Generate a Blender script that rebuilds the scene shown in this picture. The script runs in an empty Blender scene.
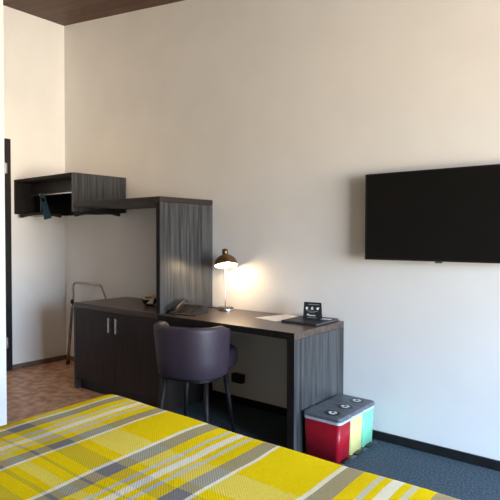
import bpy, bmesh, math, random
from mathutils import Vector, Matrix
random.seed(4)
R = math.radians
scene = bpy.context.scene
COL = scene.collection

# ------------------------------------------------------------------ helpers
def link(name, bm, mat, parent=None, smooth=False, loc=None, rot=None):
    me = bpy.data.meshes.new(name)
    bmesh.ops.recalc_face_normals(bm, faces=bm.faces)
    bm.to_mesh(me); bm.free()
    if mat: me.materials.append(mat)
    for p in me.polygons: p.use_smooth = smooth
    o = bpy.data.objects.new(name, me)
    COL.objects.link(o)
    if parent: o.parent = parent
    if loc: o.location = loc
    if rot: o.rotation_euler = rot
    return o

def thing(name, label, cat, loc=(0, 0, 0), rz=0, group=None, kind=None):
    o = bpy.data.objects.new(name, None); COL.objects.link(o)
    o.empty_display_size = .05
    o.location = loc; o.rotation_euler = (0, 0, rz)
    return tag(o, label, cat, group, kind)

def tag(o, label=None, cat=None, group=None, kind=None):
    if label: o['label'] = label
    if cat: o['category'] = cat
    if group: o['group'] = group
    if kind: o['kind'] = kind
    return o

def copy_tree(o, parent=None):
    c = o.copy(); COL.objects.link(c)
    if parent: c.parent = parent
    for ch in [x for x in bpy.data.objects if x.parent == o]:
        copy_tree(ch, c)
    return c

def box(bm, x0, x1, y0, y1, z0, z1, bev=0, seg=2, m=None):
    vs = [bm.verts.new((x, y, z)) for x in (x0, x1) for y in (y0, y1) for z in (z0, z1)]
    idx = [(0, 1, 3, 2), (4, 6, 7, 5), (0, 4, 5, 1), (2, 3, 7, 6), (0, 2, 6, 4), (1, 5, 7, 3)]
    fs = [bm.faces.new([vs[i] for i in f]) for f in idx]
    if m is not None:
        for v in vs: v.co = m @ v.co
    if bev:
        es = list({e for f in fs for e in f.edges})
        bmesh.ops.bevel(bm, geom=es, offset=bev, segments=seg, profile=.6, affect='EDGES')
    return bm

def BX(*a, **k):
    return box(bmesh.new(), *a, **k)

def lathe(bm, prof, n=40, c=(0, 0, 0), cap=True, m=None):
    rings = []
    for r, z in prof:
        ring = []
        for i in range(n):
            a = 2 * math.pi * i / n
            v = Vector((c[0] + r * math.cos(a), c[1] + r * math.sin(a), c[2] + z))
            ring.append(bm.verts.new(m @ v if m is not None else v))
        rings.append(ring)
    for a, b in zip(rings, rings[1:]):
        for i in range(n):
            bm.faces.new([a[i], a[(i + 1) % n], b[(i + 1) % n], b[i]])
    if cap:
        bm.faces.new(list(reversed(rings[0]))); bm.faces.new(rings[-1])
    return bm

def tube(bm, pts, r, n=12, sub=6):
    """round tube through points, Catmull-Rom smoothed when sub>1"""
    P = [Vector(p) for p in pts]
    if sub > 1 and len(P) > 2:
        Q = []
        E = [2 * P[0] - P[1]] + P + [2 * P[-1] - P[-2]]
        for i in range(1, len(E) - 2):
            for k in range(sub):
                t = k / sub
                a, b, c, d = E[i - 1], E[i], E[i + 1], E[i + 2]
                Q.append(.5 * ((2 * b) + (c - a) * t + (2 * a - 5 * b + 4 * c - d) * t * t + (-a + 3 * b - 3 * c + d) * t ** 3))
        Q.append(P[-1]); P = Q
    rad = r if callable(r) else (lambda t: r)
    rings = []; up = Vector((0, 0, 1)); prev = None
    for i, p in enumerate(P):
        d = (P[min(i + 1, len(P) - 1)] - P[max(i - 1, 0)]).normalized()
        if prev is None:
            a = d.cross(up)
            if a.length < 1e-3: a = d.cross(Vector((1, 0, 0)))
        else:
            a = prev - d * prev.dot(d)
        a.normalize(); prev = a; b = d.cross(a)
        rr = rad(i / (len(P) - 1))
        rings.append([bm.verts.new(p + a * rr * math.cos(2 * math.pi * k / n) + b * rr * math.sin(2 * math.pi * k / n)) for k in range(n)])
    for a, b in zip(rings, rings[1:]):
        for i in range(n):
            bm.faces.new([a[i], a[(i + 1) % n], b[(i + 1) % n], b[i]])
    bm.faces.new(list(reversed(rings[0]))); bm.faces.new(rings[-1])
    return bm

def loft(bm, rings, cap=True):
    rs = [[bm.verts.new(p) for p in r] for r in rings]
    n = len(rs[0])
    for a, b in zip(rs, rs[1:]):
        for i in range(n):
            bm.faces.new([a[i], a[(i + 1) % n], b[(i + 1) % n], b[i]])
    if cap:
        bm.faces.new(list(reversed(rs[0]))); bm.faces.new(rs[-1])
    return bm

def rrect(hx, hy, r, z, n=6, c=(0, 0)):
    out = []
    for k, (sx, sy) in enumerate(((1, 1), (-1, 1), (-1, -1), (1, -1))):
        for i in range(n + 1):
            a = math.pi / 2 * (k + i / n)
            out.append((c[0] + sx * (hx - r) + r * math.cos(a), c[1] + sy * (hy - r) + r * math.sin(a), z))
    return out

# ------------------------------------------------------------------ materials
def new_mat(name, col=(.5, .5, .5), rough=.5, metal=0, spec=.5):
    m = bpy.data.materials.new(name); m.use_nodes = True
    b = m.node_tree.nodes['Principled BSDF']
    b.inputs['Base Color'].default_value = (*col, 1)
    b.inputs['Roughness'].default_value = rough
    b.inputs['Metallic'].default_value = metal
    b.inputs['Specular IOR Level'].default_value = spec
    return m

class N:
    def __init__(s, m): s.t = m.node_tree; s.b = s.t.nodes['Principled BSDF']
    def add(s, typ, **k):
        n = s.t.nodes.new(typ)
        for a, v in k.items(): setattr(n, a, v)
        return n
    def l(s, a, b): s.t.links.new(a, b)

def noisy(name, c1, c2, scale=(30, 30, 30), rough=.6, bump=.1, bscale=None, spec=.4, detail=4, metal=0, dist=.002, lo=.35, hi=.65):
    """two-tone noise colour with a matching bump, in object space"""
    m = new_mat(name, c1, rough, metal, spec); n = N(m)
    tc = n.add('ShaderNodeTexCoord'); mp = n.add('ShaderNodeMapping')
    mp.inputs['Scale'].default_value = scale
    n.l(tc.outputs['Object'], mp.inputs['Vector'])
    ns = n.add('ShaderNodeTexNoise'); ns.inputs['Scale'].default_value = 1; ns.inputs['Detail'].default_value = detail
    n.l(mp.outputs['Vector'], ns.inputs['Vector'])
    cr = n.add('ShaderNodeValToRGB')
    cr.color_ramp.elements[0].color = (*c1, 1); cr.color_ramp.elements[1].color = (*c2, 1)
    cr.color_ramp.elements[0].position = lo; cr.color_ramp.elements[1].position = hi
    n.l(ns.outputs['Fac'], cr.inputs['Fac']); n.l(cr.outputs['Color'], n.b.inputs['Base Color'])
    if bump:
        bp = n.add('ShaderNodeBump'); bp.inputs['Strength'].default_value = bump; bp.inputs['Distance'].default_value = dist
        if bscale:
            n2 = n.add('ShaderNodeTexNoise'); n2.inputs['Scale'].default_value = bscale; n2.inputs['Detail'].default_value = 3
            n.l(tc.outputs['Object'], n2.inputs['Vector']); n.l(n2.outputs['Fac'], bp.inputs['Height'])
        else:
            n.l(ns.outputs['Fac'], bp.inputs['Height'])
        n.l(bp.outputs['Normal'], n.b.inputs['Normal'])
    return m

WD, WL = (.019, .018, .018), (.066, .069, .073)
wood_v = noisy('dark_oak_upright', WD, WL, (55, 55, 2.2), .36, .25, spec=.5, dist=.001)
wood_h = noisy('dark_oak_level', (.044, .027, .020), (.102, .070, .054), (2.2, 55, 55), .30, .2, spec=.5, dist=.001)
wood_in = noisy('dark_oak_door', (.014, .008, .007), (.032, .018, .016), (60, 60, 2.5), .5, .2, spec=.35, dist=.001)
wood_edge = noisy('dark_edge_band', (.018, .013, .011), (.030, .021, .018), (40, 40, 40), .45, .1, spec=.4)

wall_m = noisy('painted_plaster', (.82, .805, .785), (.85, .835, .815), (3, 3, 3), .85, .12, bscale=160, spec=.2)
white_m = noisy('white_plaster', (.80, .80, .79), (.84, .84, .83), (3, 3, 3), .8, .1, bscale=160, spec=.2)
inner_m = noisy('shaded_oak', (.007, .005, .005), (.014, .010, .009), (50, 50, 3), .6, .1, spec=.2)  # oak with the shade of box interior and front edges in its colour
black_trim = noisy('black_lacquer', (.010, .010, .011), (.016, .016, .017), (20, 20, 20), .4, .05)
taupe_trim = noisy('taupe_skirting', (.13, .09, .07), (.18, .13, .10), (12, 12, 12), .45, .05)
chrome = new_mat('brushed_chrome', (.62, .61, .60), .25, 1)
n_ = N(chrome); t_ = n_.add('ShaderNodeTexNoise'); t_.inputs['Scale'].default_value = 60
r_ = n_.add('ShaderNodeMapRange'); r_.inputs['To Min'].default_value = .15; r_.inputs['To Max'].default_value = .35
n_.l(t_.outputs['Fac'], r_.inputs['Value']); n_.l(r_.outputs['Result'], n_.b.inputs['Roughness'])
black_p = noisy('black_plastic', (.009, .009, .010), (.015, .015, .016), (40, 40, 40), .35, .05)
black_l = noisy('black_leatherette', (.012, .011, .014), (.022, .020, .024), (90, 90, 90), .5, .3)
rubber = noisy('black_rubber', (.008, .008, .008), (.014, .014, .014), (60, 60, 60), .8, .1)
grey_p = noisy('grey_plastic', (.09, .098, .115), (.12, .128, .145), (30, 30, 30), .4, .05)
ltgrey_p = noisy('pale_grey_plastic', (.42, .44, .47), (.48, .50, .53), (30, 30, 30), .45, .05)
red_p = noisy('red_plastic', (.27, .003, .012), (.32, .004, .015), (20, 20, 20), .4, .05)
yel_p = noisy('pale_yellow_plastic', (.60, .53, .20), (.64, .57, .23), (20, 20, 20), .4, .05)
grn_p = noisy('mint_plastic', (.16, .50, .30), (.19, .54, .34), (20, 20, 20), .4, .05)
paper = noisy('white_paper', (.80, .80, .80), (.86, .86, .86), (20, 20, 20), .7, .05)
ink = noisy('white_print', (.78, .80, .82), (.84, .85, .86), (20, 20, 20), .6, 0)
ink_grey = noisy('grey_print', (.28, .30, .32), (.36, .38, .40), (20, 20, 20), .6, 0)
teal = noisy('teal_card', (.006, .040, .068), (.010, .055, .090), (20, 20, 20), .5, .05)
copper = noisy('bronze_shade', (.20, .115, .055), (.27, .16, .08), (30, 30, 30), .3, .05, metal=.85)
cream = noisy('cream_enamel', (.82, .74, .60), (.86, .78, .64), (30, 30, 30), .5, 0)
cream_pk = noisy('cream_packet', (.86, .76, .50), (.90, .82, .62), (60, 60, 60), .6, .2)
purple = noisy('aubergine_upholstery', (.027, .017, .027), (.038, .025, .039), (140, 140, 140), .55, .2, spec=.5)
dark_leg = noisy('black_stained_wood', (.005, .004, .004), (.009, .007, .007), (40, 40, 3), .6, .1, spec=.25)
mattress_m = noisy('white_ticking', (.72, .71, .68), (.78, .77, .74), (60, 60, 60), .9, .2)
bedbase_m = noisy('charcoal_bed_fabric', (.03, .03, .032), (.05, .05, .052), (120, 120, 120), .9, .3)
metal_frame = noisy('anthracite_frame', (.05, .052, .056), (.07, .072, .076), (30, 30, 30), .45, .05)
screen_m = noisy('screen_glass', (.006, .006, .006), (.0075, .007, .007), (3, 3, 3), .32, 0, spec=.35)

carpet_m = noisy('blue_grey_carpet', (.028, .042, .055), (.10, .135, .165), (85, 85, 85), .95, .6, spec=.1, dist=.004, lo=.3, hi=.7)
# terracotta cork floor
cork_m = noisy('terracotta_cork', (.34, .15, .08), (.64, .37, .21), (13, 13, 13), .38, .15, bscale=60, spec=.5, detail=9, lo=.36, hi=.64)

def plank_mat():
    m = new_mat('ceiling_boards', (.06, .03, .02), .55, 0, .3); n = N(m)
    tc = n.add('ShaderNodeTexCoord'); br = n.add('ShaderNodeTexBrick')
    br.offset = .37; br.inputs['Scale'].default_value = 1
    br.inputs['Color1'].default_value = (.15, .070, .040, 1); br.inputs['Color2'].default_value = (.11, .050, .028, 1)
    br.inputs['Mortar'].default_value = (.012, .007, .005, 1)
    br.inputs['Brick Width'].default_value = 2.4; br.inputs['Row Height'].default_value = .14; br.inputs['Mortar Size'].default_value = .004
    n.l(tc.outputs['Object'], br.inputs['Vector'])
    mp = n.add('ShaderNodeMapping'); mp.inputs['Scale'].default_value = (2, 50, 50)
    n.l(tc.outputs['Object'], mp.inputs['Vector'])
    ns = n.add('ShaderNodeTexNoise'); ns.inputs['Scale'].default_value = 1; n.l(mp.outputs['Vector'], ns.inputs['Vector'])
    mx = n.add('ShaderNodeMix', data_type='RGBA', blend_type='MULTIPLY'); mx.inputs['Factor'].default_value = .5
    n.l(br.outputs['Color'], mx.inputs[6]); n.l(ns.outputs['Fac'], mx.inputs[7])
    n.l(mx.outputs[2], n.b.inputs['Base Color'])
    bp = n.add('ShaderNodeBump'); bp.inputs['Strength'].default_value = .3; bp.inputs['Distance'].default_value = .004
    n.l(br.outputs['Fac'], bp.inputs['Height']); bp.invert = True
    n.l(bp.outputs['Normal'], n.b.inputs['Normal'])
    return m
ceil_m = plank_mat()

# tartan blanket: warp stripes follow x, weft stripes follow y (object space = metres from bed corner)
Y_, G_, L_, W_, P_ = (.92, .67, .004), (.22, .22, .27), (.58, .60, .64), (.90, .89, .86), (.88, .79, .33)
def blanket_mat():
    m = new_mat('woven_tartan_wool', Y_, .95, 0, .15); n = N(m)
    tc = n.add('ShaderNodeTexCoord'); sp = n.add('ShaderNodeSeparateXYZ')
    wob = n.add('ShaderNodeTexNoise'); wob.inputs['Scale'].default_value = 3.0; wob.inputs['Detail'].default_value = 1
    n.l(tc.outputs['Object'], wob.inputs['Vector'])
    vm = n.add('ShaderNodeVectorMath', operation='SCALE'); vm.inputs['Scale'].default_value = .035
    n.l(wob.outputs['Color'], vm.inputs[0])
    va = n.add('ShaderNodeVectorMath', operation='ADD'); n.l(tc.outputs['Object'], va.inputs[0]); n.l(vm.outputs[0], va.inputs[1])
    sk = n.add('ShaderNodeMath', operation='MULTIPLY_ADD'); sk.inputs[1].default_value = .05
    n.l(va.outputs[0], sp.inputs[0])
    def stripes(out, off, period, seq, narrow=0):
        a = n.add('ShaderNodeMath', operation='ADD'); a.inputs[1].default_value = off; n.l(out, a.inputs[0])
        d = n.add('ShaderNodeMath', operation='DIVIDE'); d.inputs[1].default_value = period; n.l(a.outputs[0], d.inputs[0])
        if narrow:      # the weave is tighter toward the left edge of the blanket
            lt = n.add('ShaderNodeMath', operation='LESS_THAN'); lt.inputs[1].default_value = 0; n.l(a.outputs[0], lt.inputs[0])
            ma = n.add('ShaderNodeMath', operation='MULTIPLY_ADD'); ma.inputs[1].default_value = narrow - period; ma.inputs[2].default_value = period
            n.l(lt.outputs[0], ma.inputs[0]); n.l(ma.outputs[0], d.inputs[1])
        f = n.add('ShaderNodeMath', operation='FRACT'); n.l(d.outputs[0], f.inputs[0])
        r = n.add('ShaderNodeValToRGB'); r.color_ramp.interpolation = 'CONSTANT'
        e = r.color_ramp.elements
        e[0].position = 0; e[0].color = (*seq[0][1], 1)
        e.remove(e[1])
        for p, c in seq[1:]:
            k = e.new(p); k.color = (*c, 1)
        n.l(f.outputs[0], r.inputs['Fac'])
        return r.outputs['Color']
    n.l(sp.outputs['Y'], sk.inputs[0]); n.l(sp.outputs['X'], sk.inputs[2])
    D_ = (.26, .21, .08)
    warp = stripes(sk.outputs[0], -WARP0, .602, [(0, W_), (.024, G_), (.125, Y_), (.205, L_), (.238, Y_), (.275, W_), (.335, Y_), (.372, L_), (.405, Y_), (.485, G_), (.585, W_), (.609, Y_)], .540)
    weft = stripes(sp.outputs['Y'], WEFT0, 1.16, [(0, P_), (.12, Y_), (.164, D_), (.241, Y_), (.284, D_), (.297, Y_), (.323, P_), (.366, Y_), (.40, D_), (.414, Y_), (.457, D_), (.534, Y_), (.578, P_), (.698, Y_)])
    # twill: fine diagonal ribs decide which thread shows
    wv = n.add('ShaderNodeTexWave', wave_type='BANDS', bands_direction='DIAGONAL'); wv.inputs['Scale'].default_value = 60
    wv.inputs['Distortion'].default_value = 1.0
    n.l(tc.outputs['Object'], wv.inputs['Vector'])
    mr = n.add('ShaderNodeMapRange'); mr.inputs['To Min'].default_value = .20; mr.inputs['To Max'].default_value = .40
    n.l(wv.outputs['Fac'], mr.inputs['Value'])
    mx = n.add('ShaderNodeMix', data_type='RGBA')
    n.l(mr.outputs['Result'], mx.inputs['Factor']); n.l(warp, mx.inputs[6]); n.l(weft, mx.inputs[7])
    fz = n.add('ShaderNodeTexNoise'); fz.inputs['Scale'].default_value = 220; fz.inputs['Detail'].default_value = 3
    n.l(tc.outputs['Object'], fz.inputs['Vector'])
    hr = n.add('ShaderNodeMapRange'); hr.inputs['To Min'].default_value = .8; hr.inputs['To Max'].default_value = 1.2
    n.l(fz.outputs['Fac'], hr.inputs['Value'])
    ml = n.add('ShaderNodeMix', data_type='RGBA', blend_type='MULTIPLY'); ml.inputs['Factor'].default_value = 1
    n.l(mx.outputs[2], ml.inputs[6]); n.l(hr.outputs['Result'], ml.inputs[7])
    n.l(ml.outputs[2], n.b.inputs['Base Color'])
    bp = n.add('ShaderNodeBump'); bp.inputs['Strength'].default_value = .35; bp.inputs['Distance'].default_value = .002
    ad = n.add('ShaderNodeMath', operation='ADD'); n.l(fz.outputs['Fac'], ad.inputs[0]); n.l(wv.outputs['Fac'], ad.inputs[1])
    n.l(ad.outputs[0], bp.inputs['Height']); n.l(bp.outputs['Normal'], n.b.inputs['Normal'])
    n.b.inputs['Specular IOR Level'].default_value = .04
    return m

def emit_mat(name, col, s):
    m = new_mat(name, col, .5); b = m.node_tree.nodes['Principled BSDF']
    b.inputs['Emission Color'].default_value = (*col, 1); b.inputs['Emission Strength'].default_value = s
    return m

# ------------------------------------------------------------------ the room
XR, YR = 8.2, -3.95
HC = lambda x: 3.565 - .133 * x          # sloping ceiling
T = .15
def S(name, bm, m, parent=None, label=None, smooth=False):
    o = link(name, bm, m, parent, smooth)
    if not parent: o['kind'] = 'structure'
    if label: o['label'] = label
    return o

S('floor', BX(-.9, 1.95, YR, 0, -T, 0), cork_m, label='terracotta brown cork floor by the cabinet and door')
S('floor', BX(1.95, XR, YR, 0, -T, 0), carpet_m, label='blue grey carpeted floor around bed and desk')
# back wall (carries desk, cabinet and television), slanted top
def slant_wall(y0, y1, x0, x1):
    bm = bmesh.new()
    loft(bm, [[(x0, y0, -T), (x0, y1, -T), (x0, y1, HC(x0)), (x0, y0, HC(x0))],
              [(x1, y0, -T), (x1, y1, -T), (x1, y1, HC(x1)), (x1, y0, HC(x1))]])
    return bm
S('wall_back', slant_wall(0, T, -T, XR + T), wall_m, label='cream wall behind the desk and television')
rear_m = noisy('dark_unseen_wall', (.10, .075, .06), (.13, .10, .08), (8, 8, 2), .7, .1)  # unseen rear wall, coloured dark to cut light bounced onto front faces
S('wall_rear', slant_wall(YR - T, YR, -.9, XR + T), rear_m)
# left wall with a doorway y -0.74..-1.47
DY0, DY1, DZ = -.632, -1.56, 2.28
lw = bmesh.new()
box(lw, -T, 0, DY0, 0, -T, HC(0) + .02); box(lw, -T, 0, DY1, DY0, DZ, HC(0) + .02); box(lw, -T, 0, YR, DY1, -T, HC(0) + .02)
S('wall_left', lw, wall_m, label='cream side wall with the black door frame')
# partition end at the near left
PX, PY = 1.435, -1.47
bm = bmesh.new()
loft(bm, [[(0.0, PY - .14, 0), (0.0, PY, 0), (0.0, PY, HC(0)), (0.0, PY - .14, HC(0))],
          [(PX, PY - .14, 0), (PX, PY, 0), (PX, PY, HC(PX)), (PX, PY - .14, HC(PX))]])
S('wall_partition', bm, white_m, label='white end of partition wall at the left edge')
# right wall with tall window
WY0, WY1, WZ0, WZ1 = -3.1, -.25, .30, 2.36
rw = bmesh.new()
box(rw, XR, XR + T, YR, WY0, -T, 3.0); box(rw, XR, XR + T, WY1, 0, -T, 3.0)
box(rw, XR, XR + T, WY0, WY1, -T, WZ0); box(rw, XR, XR + T, WY0, WY1, WZ1, 3.0)
S('wall_right', rw, wall_m)
win = thing('window_1', 'tall daylight window in the right wall', 'window', (XR, 0, 0), kind='structure')
fr = bmesh.new()
box(fr, .04, .10, WY0, WY0 + .06, WZ0, WZ1); box(fr, .04, .10, WY1 - .06, WY1, WZ0, WZ1)
box(fr, .04, .10, WY0, WY1, WZ0, WZ0 + .06); box(fr, .04, .10, WY0, WY1, WZ1 - .06, WZ1)
box(fr, .04, .10, -1.63, -1.57, WZ0, WZ1)
link('window_frame', fr, metal_frame, win)
# ceiling boards, sloping down toward the window
bm = bmesh.new()
x0, x1 = -.9, XR + T
loft(bm, [[(x0, YR - T, HC(x0)), (x0, T, HC(x0)), (x0, T, HC(x0) + .12), (x0, YR - T, HC(x0) + .12)],
          [(x1, YR - T, HC(x1)), (x1, T, HC(x1)), (x1, T, HC(x1) + .12), (x1, YR - T, HC(x1) + .12)]])
S('ceiling', bm, ceil_m, label='sloping dark brown timber board ceiling')
S('baseboard_back', BX(1.02, XR, -.014, 0, 0, .057, bev=.002), black_trim, label='black skirting along the television wall')
S('baseboard_back', BX(0, 1.02, -.014, 0, 0, .049, bev=.002), taupe_trim)
S('baseboard_left', BX(0, .014, DY0, -.014, 0, .049, bev=.002), taupe_trim, label='taupe skirting beside the black door frame')

d = thing('door_1', 'black door frame with silver hinges in the left wall', 'door', (0, 0, 0), kind='structure')
bm = bmesh.new()
box(bm, -T, .012, DY0 - .10, DY0, 0, DZ, bev=.002); box(bm, -T, .012, DY1, DY1 + .08, 0, DZ)
box(bm, -T, .012, DY1 + .08, DY0 - .10, DZ - .08, DZ)
link('door_frame', bm, black_trim, d)
link('door_leaf', BX(-.09, -.05, DY1 + .08, DY0 - .10, .005, DZ - .08), white_m, d)
for z in (.28, 1.99):
    h = bmesh.new(); box(h, .012, .017, DY0 - .055, DY0 - .04, z - .05, z + .05, bev=.001)
    lathe(h, [(.004, -.055), (.004, .055)], 12, (.018, DY0 - .062, z))
    link('hinge', h, chrome, d)

# ------------------------------------------------------------------ fitted furniture
XC, XP, XD, D, ZT = 1.0, 2.08, 3.252, .60, .75
ZP = 1.621
# cabinet
cab = thing('cabinet', 'dark wood two-door cabinet with silver handles under the wooden bridge', 'cabinet', (XC, 0, 0))
W = XP - XC
bm = bmesh.new()
box(bm, 0, .035, -D, -.002, 0, ZT - .042, bev=.0015)          # left side
box(bm, W - .035, W, -D, -.002, 0, ZT - .042, bev=.0015)
box(bm, .035, W - .035, -.02, -.002, .0, ZT - .042)
box(bm, .035, W - .035, -D + .03, -.02, .10, .12)
link('body', bm, wood_edge, cab)
link('worktop', BX(0, W, -D, -.002, ZT - .042, ZT, bev=.002), wood_h, cab)
link('plinth', BX(.035, W - .035, -D + .045, -D + .06, 0, .098), black_trim, cab)
XS = 1.555 - XC
for a, b, hx in ((.038, XS - .0015, XS - .055), (XS + .0015, W - .038, XS + .035)):
    dr = link('door', BX(a, b, -D + .002, -D + .021, .10, ZT - .045, bev=.001), wood_in, cab)
    hb = bmesh.new()
    box(hb, hx - .011, hx + .011, -D - .024, -D - .018, .545, .665, bev=.0015)
    box(hb, hx - .006, hx + .006, -D - .018, -D + .003, .56, .572); box(hb, hx - .006, hx + .006, -D - .018, -D + .003, .638, .65)
    link('handle', hb, chrome, dr)
# upright panel + bridge slab
br = thing('bridge_shelf', 'dark wood upright panel and high shelf arching over the cabinet', 'shelf unit', (XC, 0, ZT))
link('side_panel', BX(W - .04, W, -D, -.002, .0, ZP - ZT - .042, bev=.0015), wood_v, br)
link('edge_shade', BX(W - .040, W - .0005, -D - .0012, -D - .0001, .0, ZP - ZT - .042), inner_m, br)  # thin dark strip standing in for shade on the upright's front edge
link('shelf', BX(0, W, -D, -.002, ZP - ZT - .040, ZP - ZT, bev=.0015), wood_edge, br)
# hanging box
ZB0, ZB1, DB = 1.545, 1.883, .595
hbx = thing('wall_box', 'dark wood open box on the wall above the gap, holding hangers', 'wardrobe box', (0, 0, ZB0))
bm = bmesh.new(); H = ZB1 - ZB0
box(bm, .003, .028, -DB, -.003, 0, H - .026, bev=.001)
box(bm, .03, XC - .03, -.02, -.003, 0, H - .026)
link('carcass', bm, inner_m, hbx)
link('side_shade', BX(XC - .034, XC - .0305, -DB + .002, -.02, .001, H - .027), inner_m, hbx)  # added dark sheet, puts interior shade on the side panel's inner face
link('side_panel', BX(XC - .03, XC, -DB, -.003, 0, H - .002, bev=.001), wood_v, hbx)
link('top_panel', BX(.003, XC - .031, -DB, -.003, H - .026, H, bev=.001), inner_m, hbx)
bm = tube(bmesh.new(), [(.03, -.42, 1.735 - ZB0), (XC - .031, -.42, 1.735 - ZB0)], .009, 16)
link('hanging_rail', bm, chrome, hbx)
link('rail_bracket', BX(.03, XC - .05, -.40, -.385, 1.75 - ZB0, H - .026), wood_edge, hbx)

# coat hangers
def hanger(loc, rz, hook, label):
    t = thing('coat_hanger', label, 'coat hanger', loc, rz, 'black coat hangers')
    bm = bmesh.new(); rings = []
    for i in range(25):
        s = -1 + 2 * i / 24
        x = .205 * s; z = -.030 * abs(s) ** 1.3
        hh = .013 + .009 * abs(s) ** 3; ww = .009 + .018 * abs(s) ** 4
        if abs(s) > .97: hh *= .6; ww *= .6
        rings.append([(x, ww * math.cos(a), z + hh * math.sin(a)) for a in [2 * math.pi * k / 12 for k in range(12)]])
    loft(bm, rings)
    link('hanger_body', bm, black_p, t, True)
    link('trouser_bar', tube(bmesh.new(), [(-.17, 0, -.026), (0, 0, -.030), (.17, 0, -.026)], .0035, 10), chrome, t, True)
    link('hook', tube(bmesh.new(), [(0, 0, .0), (0, 0, hook - .03), (.0, 0, hook - .015), (-.014, 0, hook), (0, 0, hook + .014), (.014, 0, hook + .004)], .0022, 8), chrome, t, True)
    return t
hanger((.20, -.42, 1.555), R(40), .18, 'black coat hanger hanging below the open box, nearer the door')
hanger((1.10, -.42, 1.546), R(36), .018, 'black coat hanger tucked under the bridge shelf beside the box')

# teal door sign hooked on the rail
bm = bmesh.new()
n = 24; w, h = .040, .21
pts = []
out = [(-w, -h), (w, -h), (w * .72, -.03)] + [(.030 * math.cos(a), .0 + .030 * math.sin(a)) for a in [math.pi * k / 8 for k in range(0, 9)]] + [(-w * .72, -.03)]
hole = [(.017 * math.cos(a), -.018 + .020 * math.sin(a)) for a in [2 * math.pi * k / 12 for k in range(12)]]
vo = [bm.verts.new((x, 0, z)) for x, z in out]; vh = [bm.verts.new((x, 0, z)) for x, z in hole]
eo = [bm.edges.new((vo[i], vo[(i + 1) % len(vo)])) for i in range(len(vo))]
eh = [bm.edges.new((vh[i], vh[(i + 1) % len(vh)])) for i in range(len(vh))]
bmesh.ops.triangle_fill(bm, edges=eo + eh, use_beauty=True)
g = bmesh.ops.extrude_face_region(bm, geom=list(bm.faces))
bmesh.ops.translate(bm, verts=[v for v in g['geom'] if isinstance(v, bmesh.types.BMVert)], vec=(0, .002, 0))
o = link('door_sign', bm, teal, loc=(.262, -.436, 1.70), rot=(0, R(-14), R(35)))
tag(o, 'teal blue door hanger card dangling from the rail in the box', 'door sign')

# desk
desk = thing('desk', 'dark wood desk with thick right side panel standing against the wall', 'desk', (XP, 0, 0))
WD_ = XD - XP
link('desktop', BX(.002, WD_, -D - .03, -.002, ZT - .042, ZT, bev=.002), wood_h, desk)
link('side_panel', BX(WD_ - .05, WD_, -D - .03, -.002, 0, ZT - .043, bev=.002), wood_v, desk)

link('edge_shade', BX(WD_ - .050, WD_ - .0005, -D - .0312, -D - .0301, 0, ZT - .043), inner_m, desk)  # dark strips paint the shade on the desk's front edges
link('edge_shade', BX(.002, WD_, -D - .0312, -D - .0301, ZT - .041, ZT - .001), inner_m, desk)
# wall socket box under the desk
o = link('socket_box', BX(-.05, .05, -.05, -.001, -.035, .035, bev=.004), black_p, loc=(2.365, 0, .21))
tag(o, 'small black socket box low on wall beneath the desk', 'socket')

# ------------------------------------------------------------------ desk lamp
lamp = thing('desk_lamp', 'lit bronze desk lamp with domed shade on the desk', 'lamp', (2.31, -.115, ZT))
link('base', lathe(bmesh.new(), [(.058, 0), (.064, .003), (.064, .020), (.060, .024), (.01, .025)], 48), black_p, lamp, True)
link('base_rim', lathe(bmesh.new(), [(.0655, .004), (.0655, .016), (.0645, .018), (.064, .004)], 48, cap=False), chrome, lamp, True)
link('pole', tube(bmesh.new(), [(-.004, 0, .02), (-.004, 0, .40), (-.002, .004, .425), (.0, .008, .44)], .0045, 12), chrome, lamp, True)
tilt = Matrix.Translation((.020, -.02, .352)) @ Matrix.Rotation(R(15), 4, Vector((-.75, -.66, 0))) @ Matrix.Rotation(R(-5), 4, 'Y')
prof = [(.092 * math.cos(a), .085 * math.sin(a)) for a in [R(90) * k / 12 for k in range(12)]] + [(.020, .086)]
prof_in = [(r - .003 if r > .01 else r, z - .002) for r, z in reversed(prof)]
link('lamp_shade', lathe(bmesh.new(), prof + prof_in, 48, cap=False, m=tilt), copper, lamp, True)
link('shade_lining', lathe(bmesh.new(), [(r - .0045, z * .95) for r, z in prof[:-1]] , 48, cap=False, m=tilt), cream, lamp, True)
link('shade_cap', lathe(bmesh.new(), [(.023, .080), (.023, .124), (.020, .128), (.001, .129)], 32, m=tilt), copper, lamp, True)
bulb_m = emit_mat('warm_bulb', (1, .80, .52), 12)
link('bulb', lathe(bmesh.new(), [(.004, -.030 + .022), (.018, .0), (.026, .016), (.022, .036), (.012, .054), (.012, .07)], 24, m=tilt), bulb_m, lamp, True)
pl = bpy.data.lights.new('lamp_bulb_light', 'POINT'); pl.energy = .32; pl.color = (1, .72, .42); pl.shadow_soft_size = .03
po = bpy.data.objects.new('lamp_bulb_light', pl); COL.objects.link(po); po.location = (2.335, -.145, ZT + .345)
o = link('power_cord', tube(bmesh.new(), [(2.115, -.20, ZT + .004), (2.13, -.14, ZT + .004), (2.16, -.09, ZT + .004), (2.20, -.10, ZT + .004), (2.225, -.11, ZT + .006)], .003, 8), rubber, smooth=True)
tag(o, 'thin black cord lying on desk between telephone and lamp', 'cord')

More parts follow.
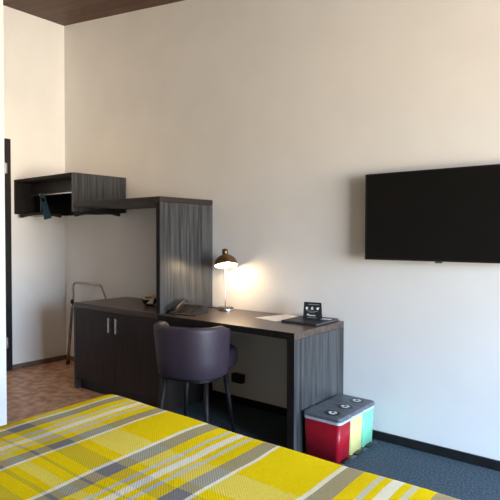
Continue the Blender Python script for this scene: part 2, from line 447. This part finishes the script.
# ------------------------------------------------------------------ telephone
ph_s = 1.15
ph = thing('telephone', 'black corded desk telephone beside the upright wooden panel', 'telephone', (2.222, -.44, ZT), R(14))
bm = bmesh.new()
hw = .095
sec = [(-.09, 0), (-.09, .014), (.055, .052), (.085, .050), (.09, 0)]
loft(bm, [[(-hw, y, z) for y, z in sec], [(hw, y, z) for y, z in sec]])
bmesh.ops.bevel(bm, geom=list(bm.edges), offset=.004, segments=2, affect='EDGES')
base = link('base', bm, black_p, ph)
bm = bmesh.new()
rings = []
for i in range(17):
    s = -1 + 2 * i / 16
    y = .088 * s; e = abs(s) ** 4
    zc = .058 + .020 * y / .09 + .014 * (1 - s * s) - .004
    hx, hz = .018 + .008 * e, .009 + .006 * e
    if abs(s) > .99: hx *= .75; hz *= .7
    rings.append([(-.065 + hx * math.cos(a), y, zc + hz * math.sin(a)) for a in [2 * math.pi * k / 14 for k in range(14)]])
loft(bm, rings)
link('handset', bm, black_p, ph, True)
slope = math.atan2(.038, .145)
MM = Matrix.Translation((0, -.09, .0145)) @ Matrix.Rotation(slope, 4, 'X')
kb = bmesh.new()
for r in range(4):
    for c in range(3):
        box(kb, .0 + c * .024, .016 + c * .024, .015 + r * .021, .028 + r * .021, 0, .003, m=MM)
link('keypad', kb, black_l, ph)
link('display', BX(-.005, .075, .105, .135, 0, .003, m=MM), screen_m, ph)
ph.scale = (ph_s,) * 3
link('trim', BX(-hw + .002, hw - .002, -.004, .003, -.006, -.002, m=MM), chrome, ph)

# small bowl of packets on the cabinet
bw = thing('condiment_bowl', 'small dark bowl of cream packets on the cabinet top beside the panel', 'bowl', (1.648, -.305, ZT))
bw.scale = (1.25,) * 3
link('bowl', lathe(bmesh.new(), [(.025, 0), (.040, .010), (.052, .036), (.054, .042), (.049, .042), (.036, .014), (.001, .010)], 32), black_p, bw, True)
for k, (x, y, z, a, b, mt) in enumerate([(-.02, .0, .045, 20, 30, cream_pk), (.02, .012, .050, -35, 40, cream_pk), (.0, -.018, .058, 60, -20, cream_pk), (.038, -.03, .030, 10, 70, paper), (.005, .02, .062, 100, 20, cream_pk)]):
    bm = bmesh.new()
    M_ = Matrix.Rotation(R(a), 4, 'Z') @ Matrix.Rotation(R(b), 4, 'X')
    rings = []
    for i in range(7):
        s = -1 + i / 3; q = 1 - abs(s) ** 2.5
        rings.append([tuple(M_ @ Vector((.026 * s, .016 * math.cos(t), (.001 + .007 * q) * math.sin(t)))) for t in [2 * math.pi * j / 10 for j in range(10)]])
    loft(bm, rings)
    o = link('sugar_packet', bm, mt, loc=(1.648 + x * 1.25, -.305 + y * 1.25, ZT + z * 1.25), smooth=True)
    o.scale = (1.35,) * 3; o['group'] = 'packets in the dark bowl'; o['category'] = 'packet'
    o['label'] = 'white packet leaning over the bowl rim' if mt is paper else 'cream packet heaped in the small dark bowl on the cabinet'

# ------------------------------------------------------------------ folder, papers and card
FX = 3.075
fol = thing('desk_folder', 'black leather folder lying on the right end of desk', 'folder', (3.095, -.170, ZT), R(0))
link('cover', BX(-.13, .13, -.155, .155, .0005, .004, bev=.001), black_l, fol)
link('pages', BX(-.122, .124, -.148, .148, .004, .010), grey_p, fol)
link('cover', BX(-.13, .13, -.155, .155, .010, .0145, bev=.0015), black_l, fol)
link('spine', BX(-.1335, -.129, -.155, .155, .0005, .0145, bev=.001), black_l, fol)
o = link('paper_sheet', BX(-.105, .105, -.1485, .1485, .0005, .0020), paper, loc=(2.855, -.165, ZT), rot=(0, 0, R(-14)))
tag(o, 'white sheet of paper lying on desk left of the folder', 'paper')
o = link('paper_slip', BX(-.05, .05, -.022, .022, 0, .001), paper, loc=(3.155, -.10, ZT + .0150), rot=(0, 0, R(8)))
tag(o, 'small white slip behind the black tent card on the folder', 'paper')

tc_ = thing('tent_card', 'black tent card with three white icons standing on the folder', 'sign', (3.094, -.145, ZT + .0150), R(12))
lean = Matrix.Rotation(R(-12), 4, 'X')
link('front_panel', BX(-.060, .060, -.001, .001, .0005, .115, m=Matrix.Translation((0, -.024, 0)) @ lean), rubber, tc_)
link('back_panel', BX(-.060, .060, -.001, .001, .0005, .115, m=Matrix.Translation((0, .024, 0)) @ Matrix.Rotation(R(12), 4, 'X')), rubber, tc_)
FM = Matrix.Translation((0, -.0245, 0)) @ lean
def on_card(pts_list):
    bm = bmesh.new()
    for poly in pts_list:
        a = [bm.verts.new(FM @ Vector((x, -.0016, z))) for x, z in poly]; b = [bm.verts.new(FM @ Vector((x, -.0011, z))) for x, z in poly]
        bm.faces.new(a); bm.faces.new(list(reversed(b)))
        for i in range(len(poly)):
            j = (i + 1) % len(poly); bm.faces.new([a[i], b[i], b[j], a[j]])
    return bm
disc = lambda cx, cz, r, n=14: [(cx + r * math.cos(2 * math.pi * k / n), cz + r * math.sin(2 * math.pi * k / n)) for k in range(n)]
rc = lambda x0, x1, z0, z1: [(x0, z0), (x1, z0), (x1, z1), (x0, z1)]
for cx in (-.037, .0, .038):
    shp = [disc(cx, .074, .0085)]
    if cx < -.01: shp.append(rc(cx - .004, cx + .004, .063, .068))
    elif cx < .01: shp.append([(cx - .010, .066), (cx + .010, .066), (cx, .088)])
    else: shp.append([(cx - .002, .070), (cx + .013, .086), (cx + .004, .066)])
    link('icon', on_card(shp), ink, tc_)
link('small_print', on_card([rc(-.028, .048, .0985, .1015)]), ink_grey, tc_)
link('small_print', on_card([
     rc(-.038, .040, .054, .0565)]), ink_grey, tc_)
link('small_print', on_card([rc(-.022, .020, .046, .048)]), ink_grey, tc_)
link('small_print', on_card([rc(-.030, .034, .010, .012)]), ink_grey, tc_)
scr = []
for i, (x, z) in enumerate([(-.034, .026), (-.026, .036), (-.020, .024), (-.012, .030), (-.006, .022), (.002, .029), (.010, .023), (.017, .029), (.026, .024)]):
    if i:
        dx, dz = x - px_, z - pz_; L = math.hypot(dx, dz); nx, nz = -dz / L * .0018, dx / L * .0018
        scr.append([(px_ - nx, pz_ - nz), (x - nx, z - nz), (x + nx, z + nz), (px_ + nx, pz_ + nz)])
    px_, pz_ = x, z
link('script_line', on_card(scr), ink, tc_)

# ------------------------------------------------------------------ television
TX0, TX1, TZ0, TZ1, TY = 3.436, 4.40, 1.176, 1.721, -.08
tv = thing('television', 'large black flat screen television mounted on the wall', 'television', (TX0, 0, TZ0))
tw, th = TX1 - TX0, TZ1 - TZ0
link('housing', BX(.004, tw - .004, TY + .002, TY + .022, .004, th - .004, bev=.003), black_p, tv)
link('bulge', BX(.12, tw - .12, TY + .022, TY + .045, .06, th - .16, bev=.008), black_p, tv)
link('screen', BX(.008, tw - .008, TY - .001, TY + .002, .012, th - .008), screen_m, tv)
bz = bmesh.new()
box(bz, 0, .008, TY - .003, TY + .004, 0, th, bev=.001); box(bz, tw - .008, tw, TY - .003, TY + .004, 0, th, bev=.001)
box(bz, .008, tw - .008, TY - .003, TY + .004, th - .008, th, bev=.001); box(bz, .008, tw - .008, TY - .003, TY + .004, 0, .012, bev=.001)
link('bezel', bz, black_p, tv)
link('wall_mount', BX(.25, tw - .25, TY + .045, -.001, .15, .38, bev=.003), metal_frame, tv)
link('sensor', BX(.435, .475, TY, TY + .014, -.010, .0, bev=.002), grey_p, tv)

# ------------------------------------------------------------------ recycling bin
BX0, BX1 = 3.268, 3.512
rb = thing('recycling_bin', 'grey lidded recycling bin with red, yellow and green tubs beside the desk', 'recycling bin', (0, 0, 0))
rb.location = (BX0, 0, 0)
bw_ = BX1 - BX0
link('base_tray', BX(-.004, bw_ + .008, -.566, -.066, .001, .014, bev=.003), metal_frame, rb)
def arrows(cx, cy, z):
    bm = bmesh.new()
    for k in range(3):
        a0 = R(120 * k + 8); pts = []
        P = lambda r, a: (cx + r * math.cos(a), cy + r * math.sin(a), z)
        mid = []
        ro, ri = .026, .015
        A = [P(ro, a0 + R(70) * i / 5) for i in range(6)]; B = [P(ri, a0 + R(70) * i / 5) for i in range(6)]
        va = [bm.verts.new(p) for p in A]; vb = [bm.verts.new(p) for p in B]
        for i in range(5): bm.faces.new([va[i], va[i + 1], vb[i + 1], vb[i]])
        t1, t2, t3 = bm.verts.new(P(.032, a0 + R(68))), bm.verts.new(P(.009, a0 + R(68))), bm.verts.new(P(.0205, a0 + R(104)))
        bm.faces.new([t1, t3, t2])
    r = bmesh.ops.extrude_face_region(bm, geom=list(bm.faces))
    bmesh.ops.translate(bm, verts=[v for v in r['geom'] if isinstance(v, bmesh.types.BMVert)], vec=(0, 0, .0008))
    return bm
for k, (m, lab) in enumerate(((red_p, 'red tub nearest the bed'), (yel_p, 'pale yellow tub in the middle'), (grn_p, 'mint green tub nearest the wall'))):
    yc = -.4795 + .160 * k; cx = bw_ / 2
    hx, hy = bw_ / 2, .079
    bm = bmesh.new()
    loft(bm, [rrect(hx - .010, hy - .005, .022, .014, c=(cx, yc)), rrect(hx - .002, hy - .001, .024, .235, c=(cx, yc))])
    bk = link('tub', bm, m, rb, True); bk['label'] = lab
    bk.data.polygons[-1].use_smooth = False
    for p in bk.data.polygons:
        if len(p.vertices) > 4: p.use_smooth = False
    bm = bmesh.new()
    loft(bm, [rrect(hx + .001, hy, .024, .2355, c=(cx, yc)), rrect(hx + .002, hy + .0003, .024, .252, c=(cx, yc))])
    link('rim', bm, ltgrey_p, rb)
    bm = bmesh.new()
    loft(bm, [rrect(hx + .004, hy + .0004, .022, .2522, c=(cx, yc)), rrect(hx + .004, hy + .0004, .022, .268, c=(cx, yc)), rrect(hx - .003, hy - .004, .020, .275, c=(cx, yc))])
    lid = link('lid', bm, grey_p, rb)
    bm = bmesh.new(); lathe(bm, [(.046, 0), (.046, .0015)], 32, (cx + .035, yc, .2752))
    link('badge', bm, black_p, lid)
    link('recycling_symbol', arrows(cx + .035, yc, .2769), ink, lid)
    link('pedal', BX(bw_ + .0, bw_ + .022, yc - .055, yc + .035, .0145, .024, bev=.003), black_p, rb)

# ------------------------------------------------------------------ luggage rack (chrome tubes in the gap)
rack_m = noisy('brown_reflect_chrome', (.34, .29, .25), (.42, .37, .32), (30, 30, 30), .22, 0, metal=1)  # chrome with brownish reflections put into its colour
lr = thing('luggage_rack', 'folded chrome tube luggage rack standing in the gap left of cabinet', 'luggage rack', (.435, -.1, 0))
def L(p): return (p[0] - .40, p[1] + .1, p[2])
link('frame_tube', tube(bmesh.new(), [L(p) for p in [(.158, -.10, .03), (.20, -.10, .35), (.238, -.10, .66), (.232, -.09, .72), (.215, -.08, .79), (.225, -.075, .835), (.28, -.07, .848), (.60, -.07, .848), (.665, -.075, .835), (.70, -.08, .80), (.80, -.10, .66), (.88, -.10, .35), (.93, -.10, .03)]], .0105, 14, 5), rack_m, lr, True)
link('frame_tube', tube(bmesh.new(), [L(p) for p in [(.20, -.145, .03), (.235, -.14, .35), (.255, -.13, .575), (.30, -.13, .60), (.76, -.13, .60), (.80, -.13, .575), (.85, -.14, .35), (.90, -.145, .03)]], .0105, 14, 5), rack_m, lr, True)
for x, y in ((.157, -.10), (.931, -.10), (.199, -.145), (.901, -.145)):
    link('foot_cap', lathe(bmesh.new(), [(.013, 0), (.014, .004), (.013, .036), (.0095, .038)], 18, L((x, y, .001))), rubber, lr, True)
link('hinge_knob', lathe(bmesh.new(), [(.014, -.02), (.016, 0), (.014, .02)], 16, L((.246, -.115, .655))), rubber, lr, True)
link('strap', BX(-.08, -.04, -.038, -.030, .10, .66), black_l, lr)
link('strap', BX(.20, .24, -.038, -.030, .10, .66), black_l, lr)

# ------------------------------------------------------------------ tub chair
ch = thing('tub_chair', 'aubergine purple tub chair with black legs pulled up to the desk', 'chair', (2.585, -.765, 0), R(15))
def outline(th, hx, hy, p=2.7):
    c, s = math.sin(th), -math.cos(th)       # th = 0 is the rear
    k = (abs(c) ** p + abs(s) ** p) ** (-1 / p)
    return hx * c * k, hy * s * k
def rim_h(a):
    a = abs(math.degrees(a))
    def ss(x): x = max(0, min(1, x)); return x * x * (3 - 2 * x)
    return .772 - .004 * ss(a / 60) - .035 * ss((a - 70) / 29)
TM = R(94); NT = 72
bm = bmesh.new(); secs = []
for i in range(NT + 1):
    th = -TM + 2 * TM * i / NT
    top = rim_h(th); bot = .44
    e = min(1, min(i, NT - i) / 3); thk = .052 * (.35 + .65 * math.sqrt(e))
    ring = []
    def pt(off, z):
        f = (z - bot) / (.77 - bot)
        x, y = outline(th, .222 + .022 * f - off, .238 + .030 * f - off)
        pass
        return (x, y - .02 * f * max(0, math.cos(th)), z)
    for z in (bot + .012, bot + .12, bot + .5 * (top - bot), top - .03): ring.append(pt(0, z))
    for k in range(1, 6):
        a = math.pi * k / 6; ring.append(pt(thk / 2 * (1 - math.cos(a)), top - .022 + .022 * math.sin(a)))
    for z in (top - .03, bot + .5 * (top - bot), bot + .12, bot + .012): ring.append(pt(thk, z))
    ring.append(pt(thk * .75, bot)); ring.append(pt(thk * .25, bot))
    secs.append(ring)
loft(bm, secs)
shell = link('backrest', bm, purple, ch, True)
bm = bmesh.new()
rings = []
for z, k in ((.445, .80), (.449, .92), (.470, .965), (.530, .965), (.556, .93), (.569, .86), (.574, .6)):
    rings.append([(x, y + (.14 if y > -.05 else .04), z) for x, y in [outline(2 * math.pi * j / 56, .200 * k, .235 * k, 3.2) for j in range(56)]])
loft(bm, rings); 
link('seat', bm, purple, ch, True)
link('seat_frame', loft(bmesh.new(), [[(x, y, z) for x, y in [outline(2 * math.pi * j / 40, .17, .18, 3.5) for j in range(40)]] for z in (.412, .4445)]), dark_leg, ch)
for sx, sy in ((-1, -1), (1, -1), (1, 1), (-1, 1)):
    link('leg', tube(bmesh.new(), [(sx * .145, sy * .15, .412), (sx * .185, sy * .20, .0)], lambda t: .019 - .008 * t, 14, 1), dark_leg, ch, True)

# ------------------------------------------------------------------ bed and blanket
BXa, BXb, BYa, BYb, BZ = 2.925, 4.78, -1.742, -3.90, .586
bed = thing('bed', 'low double bed in the foreground under the yellow plaid blanket', 'bed', (BXa, BYb, 0))
bw2, bl = BXb - BXa, BYa - BYb
link('bed_base', BX(.13, bw2 - .05, .04, bl - .05, .06, .30, bev=.01), bedbase_m, bed)
bm = BX(.115, bw2 - .035, .04, bl - .035, .302, .525, bev=.04, seg=4)
link('mattress', bm, mattress_m, bed, True)
for x in (.22, bw2 - .15):
    for y in (.15, bl - .15):
        link('leg', lathe(bmesh.new(), [(.022, 0), (.028, .0595)], 16, (x, y, .0)), dark_leg, bed, True)
link('headboard', BX(0, bw2, -.04, .0, .1, 1.0, bev=.01), bedbase_m, bed)

WARP0 = 3.562 - BXa
WEFT0 = 0
bl_m = None
def blanket():
    bm = bmesh.new()
    nx, ny = 150, 150
    ov = .30; rad = .035
    Lx, Ly = bw2, bl
    def prof(s, L):
        # arc-length s (can run past the edges) -> (position, drop)
        def edge(e):          # e = distance past the start of the bend
            if e <= 0: return e, 0
            q = rad * math.pi / 2
            if e < q:
                a = e / rad; return rad * math.sin(a), rad * (1 - math.cos(a))
            return rad + .03 * (e - q), rad + (e - q)
        if s > L - rad:
            p, d = edge(s - (L - rad)); return L - rad + p, d
        if s < rad:
            p, d = edge(rad - s); return rad - p, d
        return s, 0
    grid = []
    for j in range(ny + 1):
        # v=0 at the foot edge (y=0 local), growing toward the head
        v = -ov + (Ly - .25 + ov) * (j / ny)
        row = []
        for i in range(nx + 1):
            u = -ov + (Lx + 2 * ov) * i / nx
            x, dx = prof(u, Lx)
            if v < rad:
                y_, dy = prof(v, 99)
            else: y_, dy = v, 0
            dz = max(dx, dy) if dx * dy == 0 else math.hypot(dx, dy) * .92
            w = .0025 * math.sin(5.1 * u + 1.7 * v) + .002 * math.sin(3.3 * v - 2.2 * u + 1) + .0014 * math.sin(14 * u + 3 * v)
            drop = max(dx, dy)
            fl = .012 * math.sin(16 * (u if dy > dx else v)) * min(1, drop / .2)
            px = x + (fl if dx > dy else 0) * (1 if u > Lx / 2 else -1)
            py = y_ - (fl if dy > dx else 0)
            # round the bed corners in plan
            cr = .06
            cxn, sgn = (cr, -1) if x < Lx / 2 else (Lx - cr, 1)
            ax = (px - cxn) * sgn; ay = cr - py
            if ax > 0 and ay > 0:
                h = math.hypot(ax, ay); m_ = max(ax, ay)
                if h > 1e-6:
                    f = m_ / h
                    px = cxn + sgn * ax * f; py = cr - ay * f
            zz = .006 * min(1, max(0, 1 - min(x, Lx - x, max(y_, 0)) / .25)) ** 2
            z = max(BZ - min(dz, .36) + w - zz, .16)
            px += .05 * max(0, min(1.1, py)) * (1 - max(0, min(1, px / Lx)))
            row.append(bm.verts.new((px, -py, z)))
        grid.append(row)
    for j in range(ny):
        for i in range(nx):
            bm.faces.new([grid[j][i], grid[j + 1][i], grid[j + 1][i + 1], grid[j][i + 1]])
    return bm
_bm = blanket()
# local y: 0 at foot edge, negative toward the head; y_world -2.0 is local -.30 ; weft sequence runs toward the head
WEFT0 = 1.11
bl_m = blanket_mat()
# flip the weft direction so the sequence starts at the foot
o = link('plaid_blanket', _bm, bl_m, loc=(BXa, BYa, 0), smooth=True)
sol = o.modifiers.new('thickness', 'SOLIDIFY'); sol.thickness = .008; sol.offset = -1
tag(o, 'yellow, grey and white plaid wool blanket spread over the bed', 'blanket')

# ------------------------------------------------------------------ light
world = bpy.data.worlds.new('sky'); scene.world = world; world.use_nodes = True
nt = world.node_tree; bg = nt.nodes['Background']
tc = nt.nodes.new('ShaderNodeTexCoord'); sp = nt.nodes.new('ShaderNodeSeparateXYZ'); cr = nt.nodes.new('ShaderNodeValToRGB')
nt.links.new(tc.outputs['Generated'], sp.inputs[0])
mr = nt.nodes.new('ShaderNodeMapRange'); mr.inputs['From Min'].default_value = -1; mr.inputs['From Max'].default_value = 1
nt.links.new(sp.outputs['Z'], mr.inputs['Value']); nt.links.new(mr.outputs['Result'], cr.inputs['Fac'])
e = cr.color_ramp.elements
e[0].position = 0; e[0].color = (1.28, 1.12, .90, 1)
e[1].position = 1; e[1].color = (1.2, 1.8, 2.6, 1)
for p, c in ((.48, (1.28, 1.12, .90)), (.515, (1.02, 1.04, 1.02)), (.55, (.95, 1.20, 1.48)), (.66, (.98, 1.46, 2.1)), ):
    k = e.new(p); k.color = (*c, 1)
nt.links.new(cr.outputs['Color'], bg.inputs['Color'])
bg.inputs['Strength'].default_value = 3.8
al = bpy.data.lights.new('window_portal', 'AREA'); al.shape = 'RECTANGLE'
al.size = WY1 - WY0; al.size_y = WZ1 - WZ0; al.cycles.is_portal = True
ao = bpy.data.objects.new('window_portal', al); COL.objects.link(ao)
ao.location = (XR + .12, (WY0 + WY1) / 2, (WZ0 + WZ1) / 2)
ao.rotation_euler = Matrix(((0, 0, 1), (1, 0, 0), (0, 1, 0))).to_euler()   # local -z -> -x

# added warm fill spot by the entrance, no lamp is seen there
sl = bpy.data.lights.new('entry_warm_fill', 'SPOT'); sl.energy = 4.5; sl.color = (1, .68, .36); sl.spot_size = R(120); sl.spot_blend = .8; sl.shadow_soft_size = .06
so = bpy.data.objects.new('entry_warm_fill', sl); COL.objects.link(so); so.location = (.75, -1.2, 3.3)

# ------------------------------------------------------------------ camera (fitted to the photograph)
cam = bpy.data.cameras.new('camera'); co = bpy.data.objects.new('camera', cam); COL.objects.link(co)
yaw, pitch = .723, -.025
co.location = (4.957, -3.379, 1.324)
co.rotation_euler = (math.pi / 2 + pitch, 0, yaw)
cam.sensor_fit = 'HORIZONTAL'; cam.sensor_width = 36; cam.lens = 540.6 / 500 * 36
cam.shift_x = (250 - 203.2) / 500; cam.clip_start = .05
scene.camera = co
vs = scene.view_settings
vs.view_transform = 'Standard'; vs.look = 'None'; vs.gamma = 1; vs.use_curve_mapping = False; vs.exposure = 2.9
